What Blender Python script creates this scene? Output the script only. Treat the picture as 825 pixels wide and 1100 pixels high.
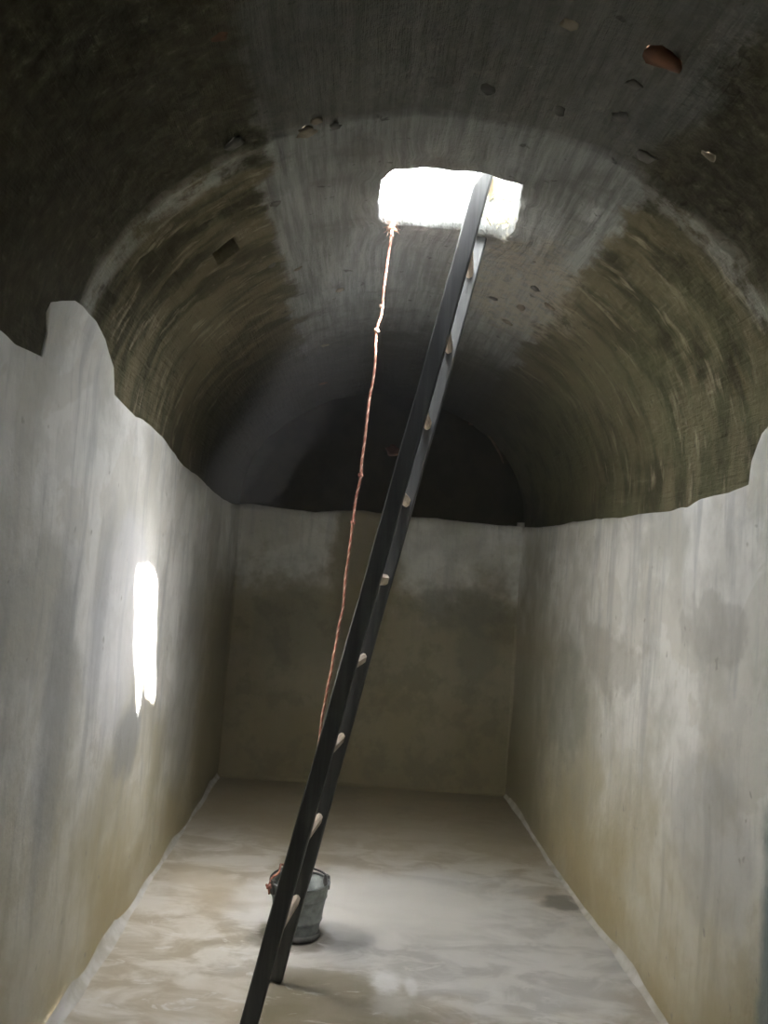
import bpy, bmesh, math, random
from mathutils import Vector, Matrix, noise

random.seed(7)
for o in list(bpy.data.objects):
    bpy.data.objects.remove(o)
S = bpy.context.scene
COL = S.collection

# ------------------------------------------------------------------ camera
FPX = 953.0
PITCH, YAW, ROLL = 0.0744, 0.0332, 0.0774
fw = Vector((math.sin(YAW)*math.cos(PITCH), math.cos(YAW)*math.cos(PITCH), math.sin(PITCH)))
rt0 = Vector((math.cos(YAW), -math.sin(YAW), 0))
up0 = rt0.cross(fw)
rt = math.cos(ROLL)*rt0 + math.sin(ROLL)*up0
up = -math.sin(ROLL)*rt0 + math.cos(ROLL)*up0
cd = bpy.data.cameras.new('camera')
cam = bpy.data.objects.new('camera', cd)
COL.objects.link(cam)
cam.matrix_world = Matrix(((rt.x, up.x, -fw.x, 0), (rt.y, up.y, -fw.y, 0), (rt.z, up.z, -fw.z, 1.5), (0, 0, 0, 1)))
cd.sensor_fit = 'VERTICAL'
cd.sensor_height = 24.0
cd.lens = 24.0*FPX/1100.0
cd.clip_start = 0.05
S.camera = cam

# ------------------------------------------------------------------ world, sun, exposure
SUN_DIR = Vector((1.10, -0.77, 1.87)).normalized()      # towards the sun
W = bpy.data.worlds.new('sky')
S.world = W
W.use_nodes = True
wn = W.node_tree.nodes
sky = wn.new('ShaderNodeTexSky')
sky.sky_type = 'NISHITA'
sky.sun_disc = False
sky.sun_elevation = math.asin(SUN_DIR.z)
sky.sun_rotation = math.atan2(SUN_DIR.x, SUN_DIR.y)
sky.dust_density = 1.5
hs = wn.new('ShaderNodeHueSaturation')
hs.inputs['Saturation'].default_value = 0.15
W.node_tree.links.new(sky.outputs[0], hs.inputs['Color'])
W.node_tree.links.new(hs.outputs[0], wn['Background'].inputs['Color'])
wn['Background'].inputs['Strength'].default_value = 3.2

sd = bpy.data.lights.new('sun', 'SUN')
sd.energy = 60.0
sd.angle = math.radians(1.5)
sd.color = (1.0, 0.96, 0.9)
sun = bpy.data.objects.new('sun', sd)
COL.objects.link(sun)
sun.rotation_euler = SUN_DIR.to_track_quat('Z', 'Y').to_euler()

pd = bpy.data.lights.new('hatch_portal', 'AREA')         # sampling portal for the sky, gives no light of its own
pd.shape = 'RECTANGLE'
pd.size, pd.size_y = 0.66, 0.72
pd.cycles.is_portal = True
portal = bpy.data.objects.new('hatch_portal', pd)
COL.objects.link(portal)
portal.location = (0.27, 3.05, 3.17)

S.view_settings.view_transform = 'Standard'
S.view_settings.look = 'None'
S.view_settings.gamma = 1.0
S.view_settings.use_curve_mapping = False
S.view_settings.exposure = 2.5
S.cycles.max_bounces = 10
S.cycles.diffuse_bounces = 8

# ------------------------------------------------------------------ material helpers
class NT:
    def __init__(self, name, rough=0.85, spec=0.3):
        m = bpy.data.materials.new(name)
        m.use_nodes = True
        self.m, self.t = m, m.node_tree
        self.n = self.t.nodes
        self.b = self.n['Principled BSDF']
        self.b.inputs['Roughness'].default_value = rough
        self.b.inputs['Specular IOR Level'].default_value = spec
        self._pos = None

    def link(self, a, b):
        self.t.links.new(a, b)

    def pos(self):
        if self._pos is None:
            tc = self.n.new('ShaderNodeTexCoord')
            self._pos = tc.outputs['Object']
        return self._pos

    def uv(self):
        tc = self.n.new('ShaderNodeUVMap')
        tc.uv_map = 'UVMap'
        return tc.outputs[0]

    def noise(self, scale, detail=4, rough=0.55, stretch=(1, 1, 1), off=(0, 0, 0), src=None, dist=0.0):
        mp = self.n.new('ShaderNodeMapping')
        mp.inputs['Scale'].default_value = stretch
        mp.inputs['Location'].default_value = off
        self.link(src or self.pos(), mp.inputs[0])
        t = self.n.new('ShaderNodeTexNoise')
        t.inputs['Scale'].default_value = scale
        t.inputs['Detail'].default_value = detail
        t.inputs['Roughness'].default_value = rough
        t.inputs['Distortion'].default_value = dist
        self.link(mp.outputs[0], t.inputs['Vector'])
        return t.outputs['Fac']

    def xyz(self, src=None):
        s = self.n.new('ShaderNodeSeparateXYZ')
        self.link(src or self.pos(), s.inputs[0])
        return s.outputs

    def math(self, op, a, b=None, clamp=False):
        t = self.n.new('ShaderNodeMath')
        t.operation = op
        t.use_clamp = clamp
        for i, v in enumerate((a, b)):
            if v is None:
                continue
            if hasattr(v, 'is_linked'):
                self.link(v, t.inputs[i])
            else:
                t.inputs[i].default_value = v
        return t.outputs[0]

    def ramp(self, fac, lo, hi):          # smooth step of fac from lo to hi -> 0..1
        t = self.n.new('ShaderNodeMapRange')
        t.interpolation_type = 'SMOOTHSTEP'
        t.inputs['From Min'].default_value = lo
        t.inputs['From Max'].default_value = hi
        self.link(fac, t.inputs['Value'])
        return t.outputs[0]

    def mix(self, fac, a, b, mode='MIX'):
        t = self.n.new('ShaderNodeMix')
        t.data_type = 'RGBA'
        t.blend_type = mode
        for sock, v in ((t.inputs[0], fac), (t.inputs[6], a), (t.inputs[7], b)):
            if hasattr(v, 'is_linked'):
                self.link(v, sock)
            elif isinstance(v, (int, float)):
                sock.default_value = v
            else:
                sock.default_value = (*v, 1)
        return t.outputs[2]

    def spot(self, c, r, soft=0.4, wob=0.0, wscale=6.0):   # 1 inside a stain around c, radii r, wobbly edge
        mp = self.n.new('ShaderNodeMapping')
        mp.vector_type = 'POINT'
        mp.inputs['Scale'].default_value = tuple(1.0/v for v in r)
        mp.inputs['Location'].default_value = tuple(-a/v for a, v in zip(c, r))
        self.link(self.pos(), mp.inputs[0])
        v = self.n.new('ShaderNodeVectorMath')
        v.operation = 'LENGTH'
        self.link(mp.outputs[0], v.inputs[0])
        d = v.outputs['Value']
        if wob:
            nz = self.noise(wscale, 3, off=(c[0]*7, c[1]*5, c[2]*3))
            d = self.math('ADD', d, self.math('MULTIPLY', self.math('SUBTRACT', nz, 0.5), wob*2))
        return self.ramp(d, 1.0+soft*0.5, 1.0-soft*0.5)

    def bump(self, h, strength=0.4, dist=0.01):
        t = self.n.new('ShaderNodeBump')
        t.inputs['Strength'].default_value = strength
        t.inputs['Distance'].default_value = dist
        self.link(h, t.inputs['Height'])
        self.link(t.outputs[0], self.b.inputs['Normal'])

    def color(self, c):
        if hasattr(c, 'is_linked'):
            self.link(c, self.b.inputs['Base Color'])
        else:
            self.b.inputs['Base Color'].default_value = (*c, 1)
        return self


def plaster_material(name, side):
    k = NT(name, 0.62, 0.35)
    x, y, z = k.xyz()
    big = k.noise(1.7, 5, 0.6, off=(3, 1, 2))
    mid = k.noise(5.5, 5, 0.6)
    fine = k.noise(26, 4, 0.6)
    streak = k.noise(3.2, 5, 0.6, stretch=(2.6, 2.6, 0.34), off=(5, 2, 7))
    drip = k.noise(9, 4, 0.65, stretch=(2.2, 2.2, 0.22), off=(1, 8, 3))
    col = k.mix(k.ramp(big, 0.40, 0.58), (0.55, 0.55, 0.515), (0.80, 0.80, 0.775))
    patch = k.ramp(k.noise(1.9, 6, 0.6, off=(6, 3, 1), dist=0.8), 0.50, 0.53)
    col = k.mix(k.math('MULTIPLY', patch, 0.45), col, (0.60, 0.585, 0.53))
    col = k.mix(k.math('MULTIPLY', k.ramp(mid, 0.52, 0.62), 0.3), col, (0.52, 0.52, 0.49))
    col = k.mix(k.math('MULTIPLY', k.ramp(streak, 0.50, 0.68), 0.55), col, (0.40, 0.415, 0.42))
    col = k.mix(k.math('MULTIPLY', k.ramp(drip, 0.56, 0.72), 0.35), col, (0.36, 0.37, 0.37))
    # waterline silt: ochre-olive low on the wall, ragged upper edge
    hz = k.math('ADD', z, k.math('MULTIPLY', k.math('SUBTRACT', big, 0.5), 1.3))
    hz = k.math('ADD', hz, k.math('MULTIPLY', k.math('SUBTRACT', mid, 0.5), 0.5))
    if side == 'back':
        low = k.ramp(hz, 1.62, 1.28)
        col = k.mix(k.math('MULTIPLY', low, 0.88), col, (0.33, 0.295, 0.19))
        low2 = k.ramp(hz, 0.95, 0.1)
        col = k.mix(k.math('MULTIPLY', low2, 0.6), col, (0.27, 0.225, 0.12))
        # damp column under the vault crown and the sooty blotch beside it
        col = k.mix(k.math('MULTIPLY', k.spot((0.10, 6.53, 1.62), (0.24, 1, 0.62), 0.35, 0.35), 0.85), col, (0.24, 0.20, 0.115))
        col = k.mix(k.math('MULTIPLY', k.spot((0.86, 6.53, 1.30), (0.33, 1, 0.17), 0.9, 1.2, 8), 0.6), col, (0.17, 0.17, 0.145))
        col = k.mix(k.math('MULTIPLY', k.spot((0.98, 6.53, 1.02), (0.15, 1, 0.3), 0.9, 1.2, 8), 0.5), col, (0.17, 0.17, 0.14))
        col = k.mix(k.math('MULTIPLY', k.math('MULTIPLY', k.ramp(k.noise(4.2, 6, 0.65, off=(2, 9, 4)), 0.47, 0.60), k.ramp(hz, 1.7, 1.3)), 0.5), col, (0.17, 0.155, 0.10))
        col = k.mix(k.math('MULTIPLY', k.spot((-0.35, 6.53, 1.1), (0.35, 1, 0.3), 0.7, 0.7, 6), 0.35), col, (0.14, 0.14, 0.12))
    else:
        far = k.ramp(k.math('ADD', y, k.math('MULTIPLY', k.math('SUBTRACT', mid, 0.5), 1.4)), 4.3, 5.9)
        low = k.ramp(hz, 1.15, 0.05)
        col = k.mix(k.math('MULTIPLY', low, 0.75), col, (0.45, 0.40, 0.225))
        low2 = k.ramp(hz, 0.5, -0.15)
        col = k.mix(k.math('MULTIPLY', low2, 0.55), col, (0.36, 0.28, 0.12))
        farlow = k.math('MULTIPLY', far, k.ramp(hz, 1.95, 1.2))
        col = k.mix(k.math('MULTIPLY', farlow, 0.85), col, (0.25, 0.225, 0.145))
    if side == 'left':
        # grey damp runs and a whiter painted halo of light beside the sun patch
        col = k.mix(k.math('MULTIPLY', k.spot((-0.81, 3.35, 1.25), (1, 0.36, 0.42), 0.5, 0.45, 5), 0.55), col, (0.70, 0.71, 0.74))
        col = k.mix(k.math('MULTIPLY', k.spot((-0.81, 3.62, 0.78), (1, 0.20, 0.14), 0.6, 0.5, 8), 0.6), col, (0.27, 0.29, 0.31))
        col = k.mix(k.math('MULTIPLY', k.spot((-0.81, 2.70, 1.05), (1, 0.12, 0.55), 0.8, 0.6, 6), 0.45), col, (0.30, 0.32, 0.34))
        col = k.mix(k.math('MULTIPLY', k.spot((-0.81, 3.05, 1.35), (1, 0.09, 0.33), 0.8, 0.6, 6), 0.4), col, (0.32, 0.34, 0.36))
        col = k.mix(k.math('MULTIPLY', k.spot((-0.81, 4.9, 0.9), (1, 0.45, 0.6), 0.8, 0.6, 4), 0.45), col, (0.25, 0.26, 0.26))
    if side == 'right':
        col = k.mix(k.math('MULTIPLY', k.spot((1.23, 3.05, 1.42), (1, 0.28, 0.12), 0.4, 1.1, 6), 0.5), col, (0.38, 0.375, 0.35))
        col = k.mix(k.math('MULTIPLY', k.spot((1.23, 4.25, 1.22), (1, 0.42, 0.14), 0.4, 1.1, 5), 0.5), col, (0.36, 0.35, 0.31))
        col = k.mix(k.math('MULTIPLY', k.spot((1.23, 4.9, 0.9), (1, 0.42, 0.30), 0.5, 0.7, 6), 0.6), col, (0.24, 0.25, 0.20))
        col = k.mix(k.math('MULTIPLY', k.spot((1.23, 2.95, 0.72), (1, 0.35, 0.26), 0.5, 0.5, 6), 0.4), col, (0.36, 0.37, 0.37))
        ye = k.math('ADD', y, k.math('MULTIPLY', mid, 0.12))
        edge = k.math('MULTIPLY', k.ramp(ye, 2.66, 2.60), k.ramp(k.math('ADD', ye, k.math('MULTIPLY', big, 0.5)), 2.30, 2.60))
        col = k.mix(k.math('MULTIPLY', k.math('MULTIPLY', edge, k.ramp(hz, 1.15, 0.85)), 0.85), col, (0.17, 0.215, 0.235))
    pits = k.ramp(k.noise(17, 2, 0.5, off=(2, 2, 2)), 0.70, 0.76)
    col = k.mix(k.math('MULTIPLY', pits, 0.55), col, (0.25, 0.24, 0.21))
    col = k.mix(k.math('MULTIPLY', k.math('SUBTRACT', fine, 0.5), 0.5, True), col, (0.3, 0.29, 0.26))
    k.color(col)
    h = k.math('ADD', k.math('MULTIPLY', mid, 1.0), k.math('MULTIPLY', fine, 0.35))
    k.bump(h, 0.55, 0.015)
    return k.m


def floor_material():
    k = NT('screed', 0.42, 0.5)
    x, y, z = k.xyz()
    big = k.noise(1.5, 5, 0.6, off=(4, 4, 0))
    mid = k.noise(4.5, 6, 0.62, stretch=(0.8, 1.25, 1), dist=0.6)
    fine = k.noise(22, 4, 0.6)
    col = k.mix(k.ramp(mid, 0.38, 0.62), (0.42, 0.37, 0.28), (0.68, 0.65, 0.59))
    col = k.mix(k.math('MULTIPLY', k.ramp(big, 0.48, 0.66), 0.6), col, (0.47, 0.40, 0.29))
    # bluish lime scum where water stood
    pool = k.spot((0.62, 3.95, 0), (0.95, 0.75, 1), 0.5, 0.45, 3)
    col = k.mix(k.math('MULTIPLY', pool, 0.75), col, k.mix(k.ramp(mid, 0.4, 0.6), (0.54, 0.55, 0.56), (0.72, 0.725, 0.725)))
    floor_glow = k.spot((0.25, 4.25, 0), (0.60, 0.42, 1), 0.8, 0.4, 4)  # soft bright glow of light painted into the floor colour
    col = k.mix(k.math('MULTIPLY', floor_glow, 0.8), col, (0.84, 0.83, 0.80))
    # silt towards the end wall
    yy = k.math('ADD', y, k.math('MULTIPLY', k.math('SUBTRACT', mid, 0.5), 1.6))
    yy = k.math('ADD', yy, k.math('MULTIPLY', k.math('SUBTRACT', big, 0.5), 1.0))
    col = k.mix(k.math('MULTIPLY', k.ramp(yy, 4.8, 5.7), 0.75), col, (0.34, 0.285, 0.18))
    col = k.mix(k.math('MULTIPLY', k.ramp(yy, 5.8, 6.5), 0.7), col, (0.22, 0.19, 0.12))
    # olive mud smear in front of the ladder
    col = k.mix(k.math('MULTIPLY', k.spot((0.08, 3.2, 0), (0.30, 0.34, 1), 0.5, 0.3, 5), 0.75), col, (0.30, 0.265, 0.175))
    # damp ring round the bucket, damp smear by the right wall
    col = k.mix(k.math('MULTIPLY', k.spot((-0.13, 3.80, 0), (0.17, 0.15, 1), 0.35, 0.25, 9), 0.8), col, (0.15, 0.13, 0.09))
    col = k.mix(k.math('MULTIPLY', k.spot((1.15, 4.42, 0), (0.09, 0.10, 1), 0.6, 0.8, 12), 0.8), col, (0.15, 0.14, 0.12))
    # white lime splashes, then pale spots painting the hatch's bright reflection
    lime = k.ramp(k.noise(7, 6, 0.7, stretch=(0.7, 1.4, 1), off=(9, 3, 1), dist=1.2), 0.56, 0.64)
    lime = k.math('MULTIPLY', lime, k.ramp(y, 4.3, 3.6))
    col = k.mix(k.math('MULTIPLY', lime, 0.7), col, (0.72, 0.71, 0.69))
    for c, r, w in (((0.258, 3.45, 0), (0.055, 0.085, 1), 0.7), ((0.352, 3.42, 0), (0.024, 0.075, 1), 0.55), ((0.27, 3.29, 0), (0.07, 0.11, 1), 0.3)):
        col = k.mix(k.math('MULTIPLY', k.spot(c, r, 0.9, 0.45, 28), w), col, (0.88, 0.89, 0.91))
    crack = k.ramp(k.noise(6.5, 3, 0.5, off=(1, 6, 2), dist=2.0), 0.495, 0.5)
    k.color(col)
    r_ = k.math('ADD', 0.38, k.math('MULTIPLY', fine, 0.25))
    k.link(r_, k.b.inputs['Roughness'])
    h = k.math('ADD', mid, k.math('MULTIPLY', fine, 0.3))
    k.bump(h, 0.3, 0.012)
    return k.m


def vault_material():
    k = NT('vault_render', 0.9, 0.2)
    x, y, z = k.xyz()
    uv = k.uv()                             # u = metres along the room, v = metres round the arch
    u, v, _ = k.xyz(uv)
    mid = k.noise(5, 5, 0.62)
    fine = k.noise(24, 5, 0.65)
    hoop = k.noise(3.6, 4, 0.55, stretch=(1.9, 0.55, 1), src=uv, off=(2, 1, 0), dist=0.3)
    hoop2 = k.noise(5.5, 4, 0.6, stretch=(2.8, 0.75, 1), src=uv, off=(7, 4, 0))
    board = k.noise(7.0, 5, 0.7, stretch=(0.28, 4.2, 1), src=uv, off=(1, 3, 0))
    # haunches: brown-olive render with arched trowel bands
    h = k.mix(k.ramp(hoop, 0.40, 0.58), (0.066, 0.058, 0.033), (0.165, 0.147, 0.09))
    h = k.mix(k.math('MULTIPLY', k.ramp(hoop2, 0.56, 0.68), 0.75), h, (0.33, 0.30, 0.215))
    h = k.mix(k.math('MULTIPLY', k.ramp(mid, 0.55, 0.72), 0.5), h, (0.125, 0.125, 0.072))
    # crown strip: grey cement with long board marks
    s = k.mix(k.ramp(board, 0.36, 0.64), (0.19, 0.20, 0.19), (0.33, 0.34, 0.33))
    s = k.mix(k.math('MULTIPLY', k.ramp(mid, 0.50, 0.70), 0.55), s, (0.15, 0.15, 0.13))
    dv = k.math('ABSOLUTE', k.math('SUBTRACT', v, 3.51))
    dv = k.math('ADD', dv, k.math('MULTIPLY', k.math('SUBTRACT', mid, 0.5), 0.28))
    strip = k.ramp(dv, 0.625, 0.57)
    col = k.mix(strip, h, s)
    s_patch = k.spot((0.64, 3.75, 2.78), (0.22, 0.55, 1), 0.5, 0.7, 7)
    col = k.mix(k.math('MULTIPLY', s_patch, k.math('MULTIPLY', k.ramp(fine, 0.35, 0.6), 0.8)), col, (0.36, 0.33, 0.26))
    # the old bay before the construction joint is darker render; colour also darkens towards the end
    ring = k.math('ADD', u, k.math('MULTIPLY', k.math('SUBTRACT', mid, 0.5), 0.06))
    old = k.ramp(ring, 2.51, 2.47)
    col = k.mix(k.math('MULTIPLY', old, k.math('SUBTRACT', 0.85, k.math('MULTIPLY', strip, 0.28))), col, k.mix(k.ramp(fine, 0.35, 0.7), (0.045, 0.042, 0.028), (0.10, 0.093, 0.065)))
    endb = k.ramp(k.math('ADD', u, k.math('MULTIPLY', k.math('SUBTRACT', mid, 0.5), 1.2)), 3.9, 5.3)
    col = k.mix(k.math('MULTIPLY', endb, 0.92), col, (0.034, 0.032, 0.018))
    # green algae on the right haunch
    alg = k.math('MULTIPLY', k.ramp(v, 4.1, 4.5), k.ramp(u, 2.5, 2.9))
    col = k.mix(k.math('MULTIPLY', k.math('MULTIPLY', alg, 0.5), k.ramp(mid, 0.35, 0.6)), col, (0.15, 0.155, 0.085))
    # lime bloom along the joint
    lf = k.math('MULTIPLY', k.ramp(k.math('ABSOLUTE', k.math('SUBTRACT', ring, 2.55)), 0.085, 0.02), k.ramp(k.noise(11, 5, 0.7, src=uv), 0.36, 0.58))
    lf = k.math('MULTIPLY', lf, k.ramp(k.math('ABSOLUTE', k.math('SUBTRACT', v, 3.5)), 0.5, 0.75))
    col = k.mix(k.math('MULTIPLY', lf, 0.6), col, (0.46, 0.47, 0.45))
    pits = k.ramp(k.noise(15, 3, 0.6, off=(4, 4, 4)), 0.66, 0.72)
    col = k.mix(k.math('MULTIPLY', pits, 0.7), col, (0.04, 0.038, 0.03))
    col = k.mix(k.math('MULTIPLY', k.ramp(fine, 0.6, 0.75), 0.3), col, (0.33, 0.31, 0.26))
    k.color(col)
    hh = k.math('ADD', k.math('MULTIPLY', hoop, k.math('SUBTRACT', 0.7, k.math('MULTIPLY', old, 0.6))), k.math('ADD', k.math('MULTIPLY', fine, 0.45), k.math('MULTIPLY', board, 0.4)))
    k.bump(hh, 1.0, 0.03)
    return k.m


def simple(name, c1, c2, scale, rough=0.8, spec=0.3, stretch=(1, 1, 1), bump=0.3, metal=0.0, lo=0.35, hi=0.65):
    k = NT(name, rough, spec)
    n = k.noise(scale, 5, 0.6, stretch=stretch)
    k.color(k.mix(k.ramp(n, lo, hi), c1, c2))
    k.b.inputs['Metallic'].default_value = metal
    if bump:
        k.bump(n, bump, 0.004)
    return k.m


M = {
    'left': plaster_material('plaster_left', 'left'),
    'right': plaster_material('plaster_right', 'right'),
    'back': plaster_material('plaster_back', 'back'),
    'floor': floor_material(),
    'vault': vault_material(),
    'cove': simple('lime_cove', (0.48, 0.46, 0.40), (0.66, 0.65, 0.62), 9, 0.7),
    'corner': simple('corner_plaster', (0.24, 0.22, 0.17), (0.42, 0.40, 0.34), 5, 0.7),
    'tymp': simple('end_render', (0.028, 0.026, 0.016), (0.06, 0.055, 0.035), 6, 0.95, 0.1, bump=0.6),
    'stone_red': simple('red_stone', (0.12, 0.06, 0.038), (0.21, 0.105, 0.065), 14, 0.9, 0.2),
    'stone_tan': simple('tan_stone', (0.18, 0.155, 0.11), (0.32, 0.28, 0.21), 14, 0.9, 0.2),
    'stone_grey': simple('grey_stone', (0.07, 0.068, 0.06), (0.17, 0.165, 0.15), 14, 0.9, 0.2),
    'rail': simple('tarred_timber', (0.04, 0.042, 0.04), (0.085, 0.088, 0.085), 14, 0.55, 0.4, stretch=(3, 3, 0.15)),
    'rung': simple('sawn_timber', (0.42, 0.34, 0.26), (0.62, 0.54, 0.45), 18, 0.75, 0.3, stretch=(3, 0.3, 3)),
    'zinc': simple('zinc', (0.17, 0.19, 0.19), (0.30, 0.33, 0.33), 22, 0.48, 0.5, metal=0.55, bump=0.1),
    'zinc_dark': simple('zinc_dark', (0.09, 0.09, 0.085), (0.16, 0.16, 0.15), 20, 0.6, 0.4, metal=0.3),
    'wire': simple('iron_wire', (0.03, 0.032, 0.04), (0.07, 0.07, 0.08), 30, 0.5, 0.5, metal=0.5),
    'rope': simple('pink_rope', (0.25, 0.085, 0.06), (0.46, 0.23, 0.17), 60, 0.9, 0.2, bump=0.0),
    'rope_pale': simple('pale_rope', (0.45, 0.28, 0.20), (0.66, 0.48, 0.38), 50, 0.9, 0.2, bump=0.0),
    'straw': simple('straw', (0.42, 0.36, 0.17), (0.66, 0.60, 0.36), 30, 0.8, 0.2, bump=0.0),
    'root': simple('root_bark', (0.13, 0.10, 0.06), (0.24, 0.19, 0.12), 40, 0.9, 0.2, bump=0.0),
}

# ------------------------------------------------------------------ object helpers
def mesh_obj(name, verts, faces, mat, parent=None, smooth=True, uvs=None):
    me = bpy.data.meshes.new(name)
    me.from_pydata([tuple(v) for v in verts], [], faces)
    if uvs is not None:
        lay = me.uv_layers.new(name='UVMap')
        for l in me.loops:
            lay.data[l.index].uv = uvs[l.vertex_index]
    me.materials.append(mat)
    if smooth:
        me.polygons.foreach_set('use_smooth', [True]*len(me.polygons))
    me.update()
    o = bpy.data.objects.new(name, me)
    COL.objects.link(o)
    if parent:
        o.parent = parent
    return o


def structure(o, label=None, cat=None):
    o['kind'] = 'structure'
    if label:
        o['label'] = label
        o['category'] = cat
    return o


def tag(o, label, cat, group=None):
    o['label'] = label
    o['category'] = cat
    if group:
        o['group'] = group
    return o


def empty(name, loc=(0, 0, 0)):
    o = bpy.data.objects.new(name, None)
    COL.objects.link(o)
    o.location = loc
    o.empty_display_size = 0.1
    return o


def interp(tab, t):
    if t <= tab[0][0]:
        return tab[0][1]
    for (a, va), (b, vb) in zip(tab, tab[1:]):
        if t <= b:
            f = (t-a)/(b-a) if b > a else 1
            return va + (vb-va)*f
    return tab[-1][1]


def nz(x, y, z, s):
    return noise.noise(Vector((x*s, y*s, z*s)))


def tube(path, radii, n=8, cap=True):
    V, F = [], []
    pts = [Vector(p) for p in path]
    prev = None
    for i, p in enumerate(pts):
        d = (pts[min(i+1, len(pts)-1)] - pts[max(i-1, 0)]).normalized()
        if prev is None:
            a = d.orthogonal().normalized()
        else:
            a = (prev - d*prev.dot(d)).normalized()
        prev = a
        b = d.cross(a)
        r = radii if isinstance(radii, (int, float)) else radii[i]
        for k in range(n):
            t = 2*math.pi*k/n
            V.append(p + (a*math.cos(t) + b*math.sin(t))*r)
    for i in range(len(pts)-1):
        for k in range(n):
            k2 = (k+1) % n
            F.append((i*n+k, i*n+k2, (i+1)*n+k2, (i+1)*n+k))
    if cap:
        F.append(tuple(range(n-1, -1, -1)))
        F.append(tuple((len(pts)-1)*n+k for k in range(n)))
    return V, F


def join(parts):
    V, F = [], []
    for v, f in parts:
        o = len(V)
        V += list(v)
        F += [tuple(i+o for i in q) for q in f]
    return V, F


# ------------------------------------------------------------------ room shell
CX, A, ZS, B = 0.211, 1.052, 2.0, 0.86
Y0, Y1 = -1.6, 6.55
XL, XR = -0.826, 1.248
RING = 2.50
HATCH = dict(y0=2.82, y1=3.34, s0=3.31, s1=3.76)      # grid rectangle before warping
HATCH_OFF = {(0, 0): (0.02, -0.014), (1, 0): (0.0, 0.0), (0, 1): (0.03, 0.016), (1, 1): (-0.06, 0.045)}
HOLE = dict(y0=3.025, y1=3.145, s0=2.66, s1=2.76)


def arc_table(off):
    pts = []
    for i in range(400):
        pts.append((CX-A+off, ZS*i/400))
    for i in range(2001):
        t = math.pi*i/2000
        pts.append((CX-(A-off)*math.cos(t), ZS+(B-off)*math.sin(t)))
    for i in range(1, 401):
        pts.append((CX+A-off, ZS*(1-i/400)))
    s = [0.0]
    for p, q in zip(pts, pts[1:]):
        s.append(s[-1] + math.hypot(q[0]-p[0], q[1]-p[1]))
    return pts, s


class Arc:
    def __init__(self, off):
        self.p, self.s = arc_table(off)
        self.tot = self.s[-1]

    def at(self, v):
        import bisect
        i = max(0, min(len(self.s)-2, bisect.bisect_right(self.s, v)-1))
        f = (v-self.s[i])/(self.s[i+1]-self.s[i])
        (x0, z0), (x1, z1) = self.p[i], self.p[i+1]
        L = math.hypot(x1-x0, z1-z0)
        n = Vector(((z1-z0)/L, 0, -(x1-x0)/L))         # inward
        return Vector((x0+(x1-x0)*f, 0, z0+(z1-z0)*f)), n


ARC0 = Arc(0.0)


def breaks(lo, hi, step, marks):
    ms = sorted([lo, hi] + [m for m in marks if lo < m < hi])
    out = []
    for a, b in zip(ms, ms[1:]):
        n = max(1, round((b-a)/step))
        out += [a+(b-a)*i/n for i in range(n)]
    return out+[hi]


def relief(y, s, old, coarse_only=False):
    g = (min(s, ARC0.tot-s)-2.12)/0.42
    g = max(0.0, min(1.0, g))
    g = g*g*(3-2*g)
    d = nz(y, s, 0.3, 2.2)*0.014
    if not coarse_only:
        d += (nz(y*2.0, s*0.4, 1.2, 4)*(0.004 if old else 0.009) + nz(y, s, 5.0, 11)*0.009 + nz(y, s, 8.0, 24)*0.003)*(0.15+0.85*g)
    if old:
        d -= 0.010*g
        if not coarse_only:
            d += nz(y, s, 9.0, 6)*0.010*g
    return d


def vault_point(y, s, dig=0.0):
    p, n = ARC0.at(s)
    # hatch outline is not square: bilinear corner shifts that die out around it
    hu = (y-HATCH['y0'])/(HATCH['y1']-HATCH['y0'])
    hv = (s-HATCH['s0'])/(HATCH['s1']-HATCH['s0'])
    cu, cv = min(1, max(0, hu)), min(1, max(0, hv))
    du = max(0, abs(hu-0.5)-0.5)*0.47
    dv = max(0, abs(hv-0.5)-0.5)*0.48
    fall = max(0, 1-math.hypot(du, dv)/0.22)
    fall = fall*fall*(3-2*fall)
    oy = os_ = 0.0
    if fall > 0:
        for (i, j), (a, b) in HATCH_OFF.items():
            w = (cu if i else 1-cu)*(cv if j else 1-cv)
            oy += a*w*fall
            os_ += b*w*fall
        # rounded left corners, slightly bulging left edge
        lw = max(0.0, 1-cv*2.2)*fall
        os_ += lw*(0.045*abs(2*cu-1)**3 - 0.012)
        e = nz(y, s, 3.1, 14)*0.022*fall
        oy += e
        os_ += nz(y, s, 7.7, 14)*0.022*fall
    p, n = ARC0.at(s+os_)
    yy = y+oy
    p = p + n*(relief(yy, s, y < RING-1e-4)-dig)
    return Vector((p.x, yy, p.z)), n


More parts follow.
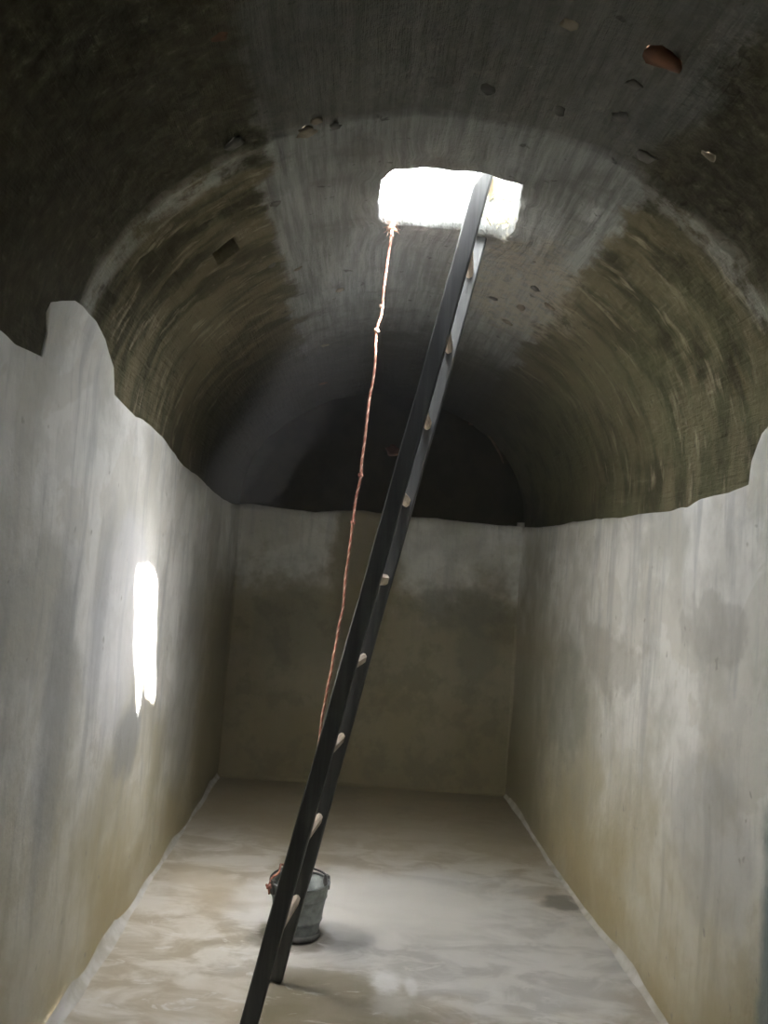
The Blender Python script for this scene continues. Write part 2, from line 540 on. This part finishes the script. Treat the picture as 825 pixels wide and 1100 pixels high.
def build_vault():
    ys = breaks(Y0, Y1+0.10, 0.025, [RING-0.012, RING, HATCH['y0'], HATCH['y1'], HOLE['y0'], HOLE['y1']])
    ss = breaks(1.62, ARC0.tot-1.62, 0.025, [HATCH['s0'], HATCH['s1'], HOLE['s0'], HOLE['s1']])
    V, UV, F = [], [], []
    idx = {}
    for i, y in enumerate(ys):
        for j, s in enumerate(ss):
            p, n = vault_point(y, s)
            idx[i, j] = len(V)
            V.append(p)
            UV.append((p.y, s))

    def inside(r, i, j):
        ym, sm = (ys[i]+ys[i+1])/2, (ss[j]+ss[j+1])/2
        return r['y0'] < ym < r['y1'] and r['s0'] < sm < r['s1']
    gone = {'hatch': set(), 'hole': set()}
    for i in range(len(ys)-1):
        for j in range(len(ss)-1):
            if inside(HATCH, i, j):
                gone['hatch'].add((i, j))
            elif inside(HOLE, i, j):
                gone['hole'].add((i, j))
            else:
                F.append((idx[i, j], idx[i, j+1], idx[i+1, j+1], idx[i+1, j]))
    # sides of the hatch shaft and of the putlog hole
    for key, cells in gone.items():
        edges = []
        for (i, j) in cells:
            for (a, b, nb) in (((i, j), (i, j+1), (i-1, j)), ((i, j+1), (i+1, j+1), (i, j+1)),
                               ((i+1, j+1), (i+1, j), (i+1, j)), ((i+1, j), (i, j), (i, j-1))):
                if nb not in cells:
                    edges.append((a, b))
        lay = {}
        levels = [0.07, 0.15, 0.29] if key == 'hatch' else [0.06, 0.17]

        def vert(g, k):
            if k < 0:
                return idx[g]
            if (g, k) not in lay:
                p = V[idx[g]]
                _, n = vault_point(ys[g[0]], ss[g[1]])
                if key == 'hatch':
                    q = Vector((p.x, p.y, p.z+levels[k]))
                    q.x += nz(p.x, p.y, k*1.7, 13)*0.022
                    q.y += nz(p.x, p.y, k*1.7+9, 13)*0.022
                    if k == len(levels)-1:
                        q.z = 3.14
                    if ys[g[0]] < HATCH['y0']+0.02:
                        q.y -= 0.05*(k+1)/len(levels)
                else:
                    q = p - n*levels[k]
                lay[g, k] = len(V)
                V.append(q)
                UV.append((p.y, ss[g[1]]))
            return lay[g, k]
        for a, b in edges:
            for k in range(len(levels)):
                F.append((vert(a, k-1), vert(b, k-1), vert(b, k), vert(a, k)))
        if key == 'hole':
            for (i, j) in cells:
                gs = [(i, j), (i, j+1), (i+1, j+1), (i+1, j)]
                F.append(tuple(vert(g, 1) for g in gs))
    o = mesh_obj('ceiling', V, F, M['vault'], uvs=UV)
    structure(o)
    return o


ceiling = build_vault()


def build_side_wall(name, side, table, mat):
    arc = ARC0
    marks = [t[0] for t in table]
    ys = breaks(Y0, Y1-0.02, 0.05, marks)
    rows = 44
    V, F = [], []

    def P(y, s, o=0.0):
        p, n = arc.at(s if side == 'left' else arc.tot-s)
        sv = s if side == 'left' else arc.tot-s
        d = relief(y, sv, y < RING-1e-4, True) + (0.010 if s < 1.95 else 0.005+0.005*max(0, (2.05-s)/0.1)) + nz(y, s, 6.0, 6)*0.002 - o
        q = p + n*d
        if side == 'left':                     # the hooked tip of the plaster lobe
            f = max(0.0, min(1.0, (s-2.075)/0.05))
            y -= 0.05*f*f*(3-2*f)*math.exp(-((y-2.335)/0.05)**2)
        return Vector((q.x, y, q.z))
    for y in ys:
        top = interp(table, y) + nz(y, 0, 4.0, 9)*0.006
        for r in range(rows):
            V.append(P(y, -0.0 + top*r/(rows-1)))
        V.append(P(y, top+0.003, 0.005))
        V.append(P(y, top+0.004, 0.03))
    R = rows+2
    for i in range(len(ys)-1):
        for r in range(R-1):
            q = (i*R+r, i*R+r+1, (i+1)*R+r+1, (i+1)*R+r)
            F.append(q if side == 'left' else q[::-1])
    return structure(mesh_obj(name, V, F, mat))


left_top = [(-1.6, 2.03), (0.5, 2.05), (1.5, 2.02), (1.989, 1.995), (2.056, 1.99), (2.116, 1.985), (2.226, 1.995), (2.307, 2.002),
            (2.318, 2.07), (2.324, 2.115), (2.339, 2.145), (2.386, 2.171), (2.453, 2.199), (2.519, 2.203), (2.639, 2.2), (2.757, 2.174), (2.899, 2.12),
            (2.963, 2.041), (3.066, 2.033), (3.261, 2.023), (3.502, 2.033), (3.779, 2.017), (4.281, 1.965), (4.689, 1.955),
            (5.265, 1.925), (5.703, 1.92), (6.117, 1.925), (6.53, 1.95)]
right_top = [(-1.6, 2.1), (1.0, 2.12), (2.2, 2.10), (2.653, 2.073), (2.724, 2.044), (2.749, 2.012), (2.778, 1.965), (2.79, 1.89), (2.944, 1.875),
             (3.185, 1.875), (3.318, 1.855), (3.549, 1.855), (3.932, 1.87), (4.067, 1.865), (4.54, 1.89), (5.091, 1.905),
             (5.366, 1.905), (6.054, 1.925), (6.53, 1.955)]
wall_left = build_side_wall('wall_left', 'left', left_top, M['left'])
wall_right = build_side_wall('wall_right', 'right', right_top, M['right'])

# end walls
back_top = [(-0.86, 1.956), (-0.761, 1.971), (-0.623, 1.955), (-0.279, 1.941), (-0.177, 1.963), (0.062, 1.982), (0.409, 1.961),
            (0.512, 1.97), (0.686, 1.963), (0.894, 1.958), (1.104, 1.954), (1.29, 1.956)]


def build_back():
    xs = breaks(XL-0.02, XR+0.02, 0.05, [])
    rows = 40
    V, F = [], []
    for x in xs:
        top = interp(back_top, x) + nz(x, 0, 4.0, 9)*0.006
        for r in range(rows):
            z = top*r/(rows-1)
            V.append(Vector((x, 6.53 + nz(x, z, 2.0, 1.8)*0.012, z)))
        V.append(Vector((x, 6.538, top+0.004)))
        V.append(Vector((x, 6.60, top+0.002)))
    R = rows+2
    for i in range(len(xs)-1):
        for r in range(R-1):
            F.append((i*R+r, (i+1)*R+r, (i+1)*R+r+1, i*R+r+1))
    w = structure(mesh_obj('wall_back', V, F, M['back']))
    # unplastered end of the vault above it
    V, F = [], []
    arc = Arc(-0.06)
    n = 60
    for k in range(n+1):
        p, _ = arc.at(1.7 + (arc.tot-3.4)*k/n)
        for r in range(14):
            f = r/13
            x = CX+(p.x-CX)*f
            z = 1.75+(p.z-1.75)*f
            V.append(Vector((x, 6.55 + nz(x, z, 3.3, 3)*0.014 + nz(x, z, 1.3, 11)*0.006, z)))
    for k in range(n):
        for r in range(13):
            a = k*14+r
            F.append((a, a+14, a+15, a+1))
    mesh_obj('tympanum', V, F, M['tymp'], parent=w)
    return w


wall_back = build_back()


def build_front():
    V, F = [], []
    arc = Arc(-0.06)
    n = 80
    for k in range(n+1):
        p, _ = arc.at(arc.tot*k/n)
        for r in range(10):
            f = r/9
            V.append(Vector((CX+(p.x-CX)*f, Y0+0.02, 1.2+(p.z-1.2)*f)))
    for k in range(n):
        for r in range(9):
            a = k*10+r
            F.append((a, a+1, a+11, a+10))
    k0 = len(V)
    V += [Vector((CX, Y0+0.02, 1.2)), Vector((CX-A-0.06, Y0+0.02, 0)), Vector((CX+A+0.06, Y0+0.02, 0))]
    F.append((k0, k0+1, k0+2))
    return structure(mesh_obj('wall_front', V, F, M['back']))


wall_front = build_front()


def build_floor():
    xs = breaks(XL-0.02, XR+0.02, 0.05, [])
    ys = breaks(Y0, Y1, 0.06, [])
    V, F = [], []
    for y in ys:
        for x in xs:
            V.append(Vector((x, y, nz(x, y, 1.0, 1.5)*0.006 + nz(x, y, 3.0, 5)*0.0025 - 0.005)))
    n = len(xs)
    for i in range(len(ys)-1):
        for j in range(n-1):
            F.append((i*n+j, i*n+j+1, (i+1)*n+j+1, (i+1)*n+j))
    # a solid slab below
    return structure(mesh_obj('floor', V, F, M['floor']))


floor = build_floor()


def cove(name, p0, p1, inward, r, mat, axis='z'):
    """hollow mortar fillet running from p0 to p1; inward = the two directions it spans"""
    a, b = Vector(inward[0]), Vector(inward[1])
    p0, p1 = Vector(p0), Vector(p1)
    n = max(2, int((p1-p0).length/0.06))
    V, F = [], []
    m = 7
    for i in range(n+1):
        c = p0.lerp(p1, i/n)
        rr = r*(1+0.15*nz(c.x, c.y, c.z, 4)+0.12*nz(c.x, c.y, c.z, 15))
        for k in range(m):
            t = math.pi/2*k/(m-1)
            V.append(c + a*rr*(1-math.sin(t)) + b*rr*(1-math.cos(t)) - (a+b)*0.012)
    for i in range(n):
        for k in range(m-1):
            F.append((i*m+k, (i+1)*m+k, (i+1)*m+k+1, i*m+k+1))
    return structure(mesh_obj(name, V, F, mat))


cove('trim_1', (XL+0.002, Y0, 0), (XL+0.002, 6.53, 0), ((1, 0, 0), (0, 0, 1)), 0.05, M['cove'])
cove('trim_2', (XR-0.002, Y0, 0), (XR-0.002, 6.53, 0), ((-1, 0, 0), (0, 0, 1)), 0.045, M['cove'])
cove('trim_3', (XL, 6.53, 0), (XR, 6.53, 0), ((0, -1, 0), (0, 0, 1)), 0.06, M['back'])
cove('trim_4', (XL, 6.53, 0), (XL, 6.53, 1.95), ((0, -1, 0), (1, 0, 0)), 0.05, M['back'])
cove('trim_5', (XR, 6.53, 0), (XR, 6.53, 1.99), ((0, -1, 0), (-1, 0, 0)), 0.05, M['back'])

# ------------------------------------------------------------------ stones bedded in the vault
def lump(seed, r):
    bm = bmesh.new()
    bmesh.ops.create_icosphere(bm, subdivisions=2, radius=1.0)
    rng = random.Random(seed)
    sc = [r*rng.uniform(0.75, 1.3), r*rng.uniform(0.75, 1.3), r*rng.uniform(0.28, 0.42)]
    for v in bm.verts:
        f = 1+0.6*noise.noise(v.co*1.9+Vector((seed*3.1, 0, 0)))
        v.co = Vector((v.co.x*sc[0]*f, v.co.y*sc[1]*f, v.co.z*sc[2]*f))
    V = [v.co.copy() for v in bm.verts]
    F = [tuple(v.index for v in f.verts) for f in bm.faces]
    bm.free()
    return V, F


stones = [((0.648, 2.023), 0.042, 'stone_red'), ((-0.227, 2.514), 0.026, 'stone_tan'), ((-0.39, 1.987), 0.022, 'stone_red'),
          ((-0.147, 2.507), 0.020, 'stone_grey'), ((-0.199, 2.474), 0.016, 'stone_tan'), ((-0.346, 2.934), 0.020, 'stone_grey'),
          ((-0.406, 3.434), 0.024, 'stone_grey'), ((-0.315, 3.623), 0.017, 'stone_tan'), ((-0.153, 3.981), 0.020, 'stone_tan'),
          ((0.272, 2.337), 0.022, 'stone_grey'), ((0.416, 2.016), 0.022, 'stone_tan'), ((-0.236, 4.943), 0.022, 'stone_tan'),
          ((-0.278, 5.857), 0.026, 'stone_red'), ((0.86, 2.25), 0.018, 'stone_tan'), ((0.679, 3.918), 0.026, 'stone_tan'),
          ((0.66, 4.171), 0.028, 'stone_tan'), ((0.554, 3.952), 0.020, 'stone_grey'), ((0.772, 3.753), 0.024, 'stone_tan'),
          ((0.686, 3.646), 0.020, 'stone_grey'), ((0.633, 2.307), 0.022, 'stone_grey'), ((0.622, 2.154), 0.020, 'stone_grey'),
          ((0.478, 2.368), 0.020, 'stone_grey'), ((-0.42, 2.44), 0.024, 'stone_grey'), ((0.74, 2.42), 0.024, 'stone_grey')]
for k, ((x, y), r, m) in enumerate(stones):
    s = None
    best = 9
    for q in range(1000):
        sv = 2.3+q*0.0025
        p, n = ARC0.at(sv)
        if abs(p.x-x) < best:
            best, s = abs(p.x-x), sv
    p, n = vault_point(y, s)
    V, F = lump(k+1, r)
    Q = n.to_track_quat('Z', 'Y').to_matrix()
    mesh_obj('stone', [Q @ v + p for v in V], F, M[m], parent=ceiling)
V, F = lump(77, 0.045)
mesh_obj('stone', [Vector((v.x, v.z, v.y))+Vector((0.248, 6.545, 2.451)) for v in V], F, M['stone_red'], parent=wall_back)
# a root hanging out of the end arch
path = [Vector((0.80, 6.54, 2.70)), Vector((0.85, 6.515, 2.705)), Vector((0.91, 6.51, 2.67)), Vector((0.97, 6.51, 2.60)), Vector((1.03, 6.515, 2.51)), Vector((1.06, 6.52, 2.46)), Vector((1.075, 6.53, 2.42))]
V, F = tube(path, [0.014, 0.015, 0.013, 0.012, 0.010, 0.008, 0.004], 8)
tag(mesh_obj('tree_root', V, F, M['root']), 'thin brown root curving down the dark end of the vault', 'root')

# dry grass at the far corner of the hatch
def build_grass():
    parts = []
    rng = random.Random(3)
    for k in range(46):
        f = rng.random()
        base = Vector((0.40+0.14*f, 3.255-0.02*f + rng.uniform(-0.01, 0.02), 2.87+rng.uniform(0.0, 0.16)))
        if k % 4 == 0:
            base = Vector((0.525+rng.uniform(-0.01, 0.01), rng.uniform(2.98, 3.22), 2.85+rng.uniform(0, 0.15)))
        d = Vector((rng.uniform(-0.7, 0.7), rng.uniform(-0.9, -0.05), rng.uniform(-0.8, 0.5))).normalized()
        L = rng.uniform(0.03, 0.10)
        pts = [base - d*0.02, base+d*L*0.4+Vector((0, 0, 0.004)), base+d*L*0.75, base+d*L+Vector((0, 0, -0.012))]
        parts.append(tube(pts, [0.0022, 0.002, 0.0016, 0.0006], 5))
    V, F = join(parts)
    o = mesh_obj('dry_grass', V, F, M['straw'])
    tag(o, 'dry straw-coloured grass sprouting at the far right corner of the hatch', 'grass')
    o['kind'] = 'stuff'


build_grass()

# ------------------------------------------------------------------ ladder
LEAN = Vector((0.196, -0.018, 1.0))
FOOT_N = Vector((-0.214, 3.021, 0.0))
SPAN = Vector((0.058, 0.377, 0.0))


def build_ladder():
    root = empty('ladder', FOOT_N + SPAN*0.5)
    u = LEAN.normalized()
    across = SPAN.normalized()
    side = across.cross(u).normalized()                  # face width of a rail
    org = root.location

    def bar(p, q, ax, ay, hx, hy, segs, seed, ch=0.004, bow=0.0):
        V, F = [], []
        prof = [(-hx+ch, -hy), (hx-ch, -hy), (hx, -hy+ch), (hx, hy-ch), (hx-ch, hy), (-hx+ch, hy), (-hx, hy-ch), (-hx, -hy+ch)]
        for i in range(segs+1):
            c = p.lerp(q, i/segs)
            c = c + ax*(bow*math.sin(math.pi*i/segs)) + ax*nz(c.x, c.z, seed, 3)*0.003
            w = 1+0.05*nz(c.z, c.y, seed, 4)
            for a, b in prof:
                V.append(c + ax*a*w + ay*b*w - org)
        n = 8
        for i in range(segs):
            for k in range(n):
                k2 = (k+1) % n
                F.append((i*n+k, i*n+k2, (i+1)*n+k2, (i+1)*n+k))
        F.append(tuple(range(n-1, -1, -1)))
        F.append(tuple(segs*n+k for k in range(n)))
        return V, F
    for off, seed, top in ((Vector((0, 0, 0)), 1.0, 3.42), (SPAN, 5.0, 3.38)):
        p = FOOT_N + off
        q = p + LEAN*top
        V, F = bar(p, q, side, across, 0.028, 0.018, 30, seed)
        mesh_obj('rail', V, F, M['rail'], parent=root, smooth=False)
    for i in range(1, 12):
        z = 0.3*i-0.005
        p = FOOT_N + LEAN*z - across*0.010
        q = FOOT_N + LEAN*z + SPAN + across*0.010
        V, F = bar(p, q, side, u, 0.0135, 0.020, 4, i*2.0, 0.009)
        mesh_obj('rung', V, F, M['rung'], parent=root, smooth=False)
    tag(root, 'dark timber ladder with pale sawn rungs leaning up into the hatch', 'ladder')
    return root


ladder = build_ladder()

# ------------------------------------------------------------------ bucket
BC = Vector((-0.103, 3.823, 0.0))


def lathe(prof, n=40):
    V, F = [], []
    for r, z in prof:
        for k in range(n):
            t = 2*math.pi*k/n
            V.append(Vector((r*math.cos(t), r*math.sin(t), z)))
    for i in range(len(prof)-1):
        for k in range(n):
            k2 = (k+1) % n
            F.append((i*n+k, i*n+k2, (i+1)*n+k2, (i+1)*n+k))
    return V, F


def build_bucket():
    root = empty('bucket', BC)
    H_ = 0.215
    R0, R1 = 0.089, 0.123
    prof = [(0.0005, 0.016), (R0-0.004, 0.016), (R0, 0.012), (R0, 0.0), (R0+0.002, 0.0), (R0+0.0025, 0.018)]
    for k in range(1, 13):
        f = k/12
        r = R0+0.002+(R1-R0-0.002)*f
        if k in (4, 9):
            prof += [(r+0.0005, H_*f-0.006), (r+0.003, H_*f), (r+0.001, H_*f+0.006)]
        else:
            prof.append((r, 0.018+(H_-0.018)*f if k < 12 else H_))
    prof += [(R1-0.003, H_-0.002), (R0+0.001, 0.022), (0.0005, 0.02)]
    V, F = lathe(prof)
    mesh_obj('body', V, F, M['zinc'], parent=root)
    rim = [(R1+0.0045*math.cos(t), H_+0.0045*math.sin(t)) for t in [2*math.pi*i/10 for i in range(11)]]
    V, F = lathe(rim)
    mesh_obj('rim', V, F, M['zinc'], parent=root)
    V, F = lathe([(R0+0.001, 0.001), (R0+0.010, 0.001), (R0+0.010, 0.012), (R0+0.004, 0.020), (R0+0.002, 0.020)])
    mesh_obj('base_hoop', V, F, M['zinc_dark'], parent=root)
    # handle ears on left and right of the rim
    ang = math.radians(205)
    for a in (ang, ang+math.pi):
        c, s = math.cos(a), math.sin(a)
        q = Matrix(((c, -s, 0), (s, c, 0), (0, 0, 1)))
        vs = []
        for x in (R1-0.008, R1+0.006):
            for (yy, zz) in ((-0.020, H_-0.040), (0.020, H_-0.040), (0.020, H_-0.012), (0.012, H_+0.014), (-0.012, H_+0.014), (-0.020, H_-0.012)):
                vs.append(q @ Vector((x, yy, zz)))
        fs = [(5, 4, 3, 2, 1, 0), (6, 7, 8, 9, 10, 11)] + [(k, (k+1) % 6, 6+(k+1) % 6, 6+k) for k in range(6)]
        mesh_obj('ear', vs, fs, M['zinc_dark'], parent=root, smooth=False)
    # bail handle, raised and leaning back
    pts = []
    e = Vector((math.cos(ang), math.sin(ang), 0))
    f_ = Vector((-e.y, e.x, 0))
    if f_.y < 0:
        f_ = -f_
    tilt = math.radians(15)
    upv = Vector((0, 0, 1))*math.sin(tilt) + f_*math.cos(tilt)
    for k in range(25):
        t = math.pi*k/24
        pts.append(e*(R1+0.006)*math.cos(t) + upv*(0.098*math.sin(t)) + Vector((0, 0, H_+0.002)))
    V, F = tube(pts, 0.0042, 8)
    h = mesh_obj('handle', V, F, M['wire'], parent=root)
    V, F = tube(pts[10:15], 0.010, 10)
    mesh_obj('grip', V, F, M['wire'], parent=h)
    tag(root, 'small galvanised metal bucket standing on the floor behind the ladder', 'bucket')
    return root, BC + pts[12]


bucket, BAIL = build_bucket()

# ------------------------------------------------------------------ rope
def build_rope():
    pts = [(0.075, 3.62, 3.165), (0.062, 3.50, 3.165), (0.058, 3.41, 3.15), (0.056, 3.365, 3.06), (0.056, 3.345, 2.94),
           (0.057, 3.350, 2.844), (0.05, 3.375, 2.746), (0.045, 3.402, 2.64), (0.041, 3.423, 2.53), (0.030, 3.435, 2.469),
           (0.033, 3.467, 2.301), (0.023, 3.485, 2.21), (0.02, 3.506, 2.097), (0.013, 3.53, 1.976), (0.012, 3.545, 1.899),
           (-0.001, 3.568, 1.779), (-0.004, 3.587, 1.678), (-0.013, 3.612, 1.55), (-0.014, 3.636, 1.421), (-0.031, 3.67, 1.243),
           (-0.045, 3.7, 1.087), (-0.062, 3.728, 0.941), (-0.080, 3.774, 0.703), (-0.098, 3.82, 0.47), tuple(BAIL + Vector((0, 0, 0.012)))]
    pts = [Vector(p) for p in pts]
    # Catmull-Rom resample
    P = []
    for i in range(len(pts)-1):
        a, b, c, d = pts[max(i-1, 0)], pts[i], pts[i+1], pts[min(i+2, len(pts)-1)]
        n = max(2, int((c-b).length/0.007))
        for k in range(n):
            t = k/n
            P.append(0.5*((2*b)+(c-a)*t+(2*a-5*b+4*c-d)*t*t+(3*b-3*c+d-a)*t**3))
    P.append(pts[-1])
    # kinks of an old rope
    L = 0
    Q = []
    for i, p in enumerate(P):
        if i:
            L += (p-P[i-1]).length
        Q.append(p + Vector((nz(L, 0, 1, 9), nz(L, 0, 5, 9), 0))*0.0045)
    strands = [[], [], []]
    prev = None
    L = 0
    for i, p in enumerate(Q):
        d = (Q[min(i+1, len(Q)-1)]-Q[max(i-1, 0)]).normalized()
        a = d.orthogonal().normalized() if prev is None else (prev-d*prev.dot(d)).normalized()
        prev = a
        b = d.cross(a)
        if i:
            L += (p-Q[i-1]).length
        for k in range(3):
            t = L*2*math.pi/0.045 + k*2*math.pi/3
            strands[k].append(p+(a*math.cos(t)+b*math.sin(t))*0.0027)
    root = empty('rope', pts[5])
    for k in range(3):
        V, F = tube(strands[k], 0.0031, 6)
        mesh_obj('strand', [v-root.location for v in V], F, M['rope_pale' if k == 0 else 'rope'], parent=root)

    def knot(c, r, mat, seed):
        loop = []
        for i in range(40):
            t = 2*math.pi*i/39
            loop.append(Vector(c) - root.location + Vector(((math.sin(t)+2*math.sin(2*t))*r*0.36, (math.cos(t)-2*math.cos(2*t))*r*0.36, -math.sin(3*t)*r*0.6)))
        V, F = tube(loop, r*0.42, 7)
        mesh_obj('knot', V, F, M[mat], parent=root)
    knot((0.057, 3.345, 2.855), 0.017, 'rope_pale', 1)
    knot((0.041, 3.423, 2.565), 0.007, 'rope_pale', 2)
    knot((0.030, 3.435, 2.469), 0.008, 'rope_pale', 3)
    knot((0.013, 3.545, 1.905), 0.008, 'rope', 4)
    knot((-0.003, 3.58, 1.715), 0.008, 'rope', 5)
    knot((BAIL.x, BAIL.y, BAIL.z+0.004), 0.022, 'rope', 6)
    # loose tail wrapped along the rim to the left ear
    ear = BC + Vector((-0.112, -0.052, 0.205))
    tail = [BAIL + Vector((0, 0, 0.006)), BAIL + Vector((-0.05, -0.03, 0.016)), ear + Vector((0.02, 0.06, 0.034)), ear + Vector((-0.006, 0.012, 0.026)), ear + Vector((-0.014, -0.006, 0.0)), ear + Vector((-0.008, -0.012, -0.03))]
    V, F = tube([p-root.location for p in tail], 0.005, 8)
    mesh_obj('tail', V, F, M['rope'], parent=root)
    knot(tuple(ear + Vector((-0.014, -0.008, 0.0))), 0.010, 'rope', 7)
    # frayed end below the hatch knot
    parts = []
    rng = random.Random(5)
    for k in range(9):
        b = Vector((0.057, 3.345, 2.85))-root.location
        d = Vector((rng.uniform(-1, 1), rng.uniform(-0.6, 0.3), rng.uniform(-1.2, 0.2))).normalized()
        parts.append(tube([b, b+d*0.02, b+d*0.034+Vector((0, 0, -0.006))], [0.003, 0.002, 0.0012], 5))
    V, F = join(parts)
    mesh_obj('frayed_end', V, F, M['rope_pale'], parent=root)
    tag(root, 'knotted reddish rope hanging from the hatch down to the bucket', 'rope')


build_rope()

# ------------------------------------------------------------------ haze added for the veiling glow around the hatch
def build_veil_haze():
    bm = bmesh.new()
    bmesh.ops.create_cube(bm, size=1.0)
    for v in bm.verts:
        v.co = Vector((CX + v.co.x*2.5, 2.5 + v.co.y*8.5, 1.46 + v.co.z*3.02))
    me = bpy.data.meshes.new('haze')
    bm.to_mesh(me)
    bm.free()
    m = bpy.data.materials.new('veil_haze')
    m.use_nodes = True
    n = m.node_tree.nodes
    n.remove(n['Principled BSDF'])
    v = n.new('ShaderNodeVolumeScatter')
    v.inputs['Color'].default_value = (0.93, 0.96, 1.0, 1)
    v.inputs['Density'].default_value = 0.026
    v.inputs['Anisotropy'].default_value = 0.84
    m.node_tree.links.new(v.outputs[0], n['Material Output'].inputs['Volume'])
    me.materials.append(m)
    o = bpy.data.objects.new('haze', me)  # added for the veiling glow around the hatch
    COL.objects.link(o)
    tag(o, 'thin haze added in the vaulted chamber for the veiling glow around the hatch', 'haze')
    o['kind'] = 'stuff'


build_veil_haze()
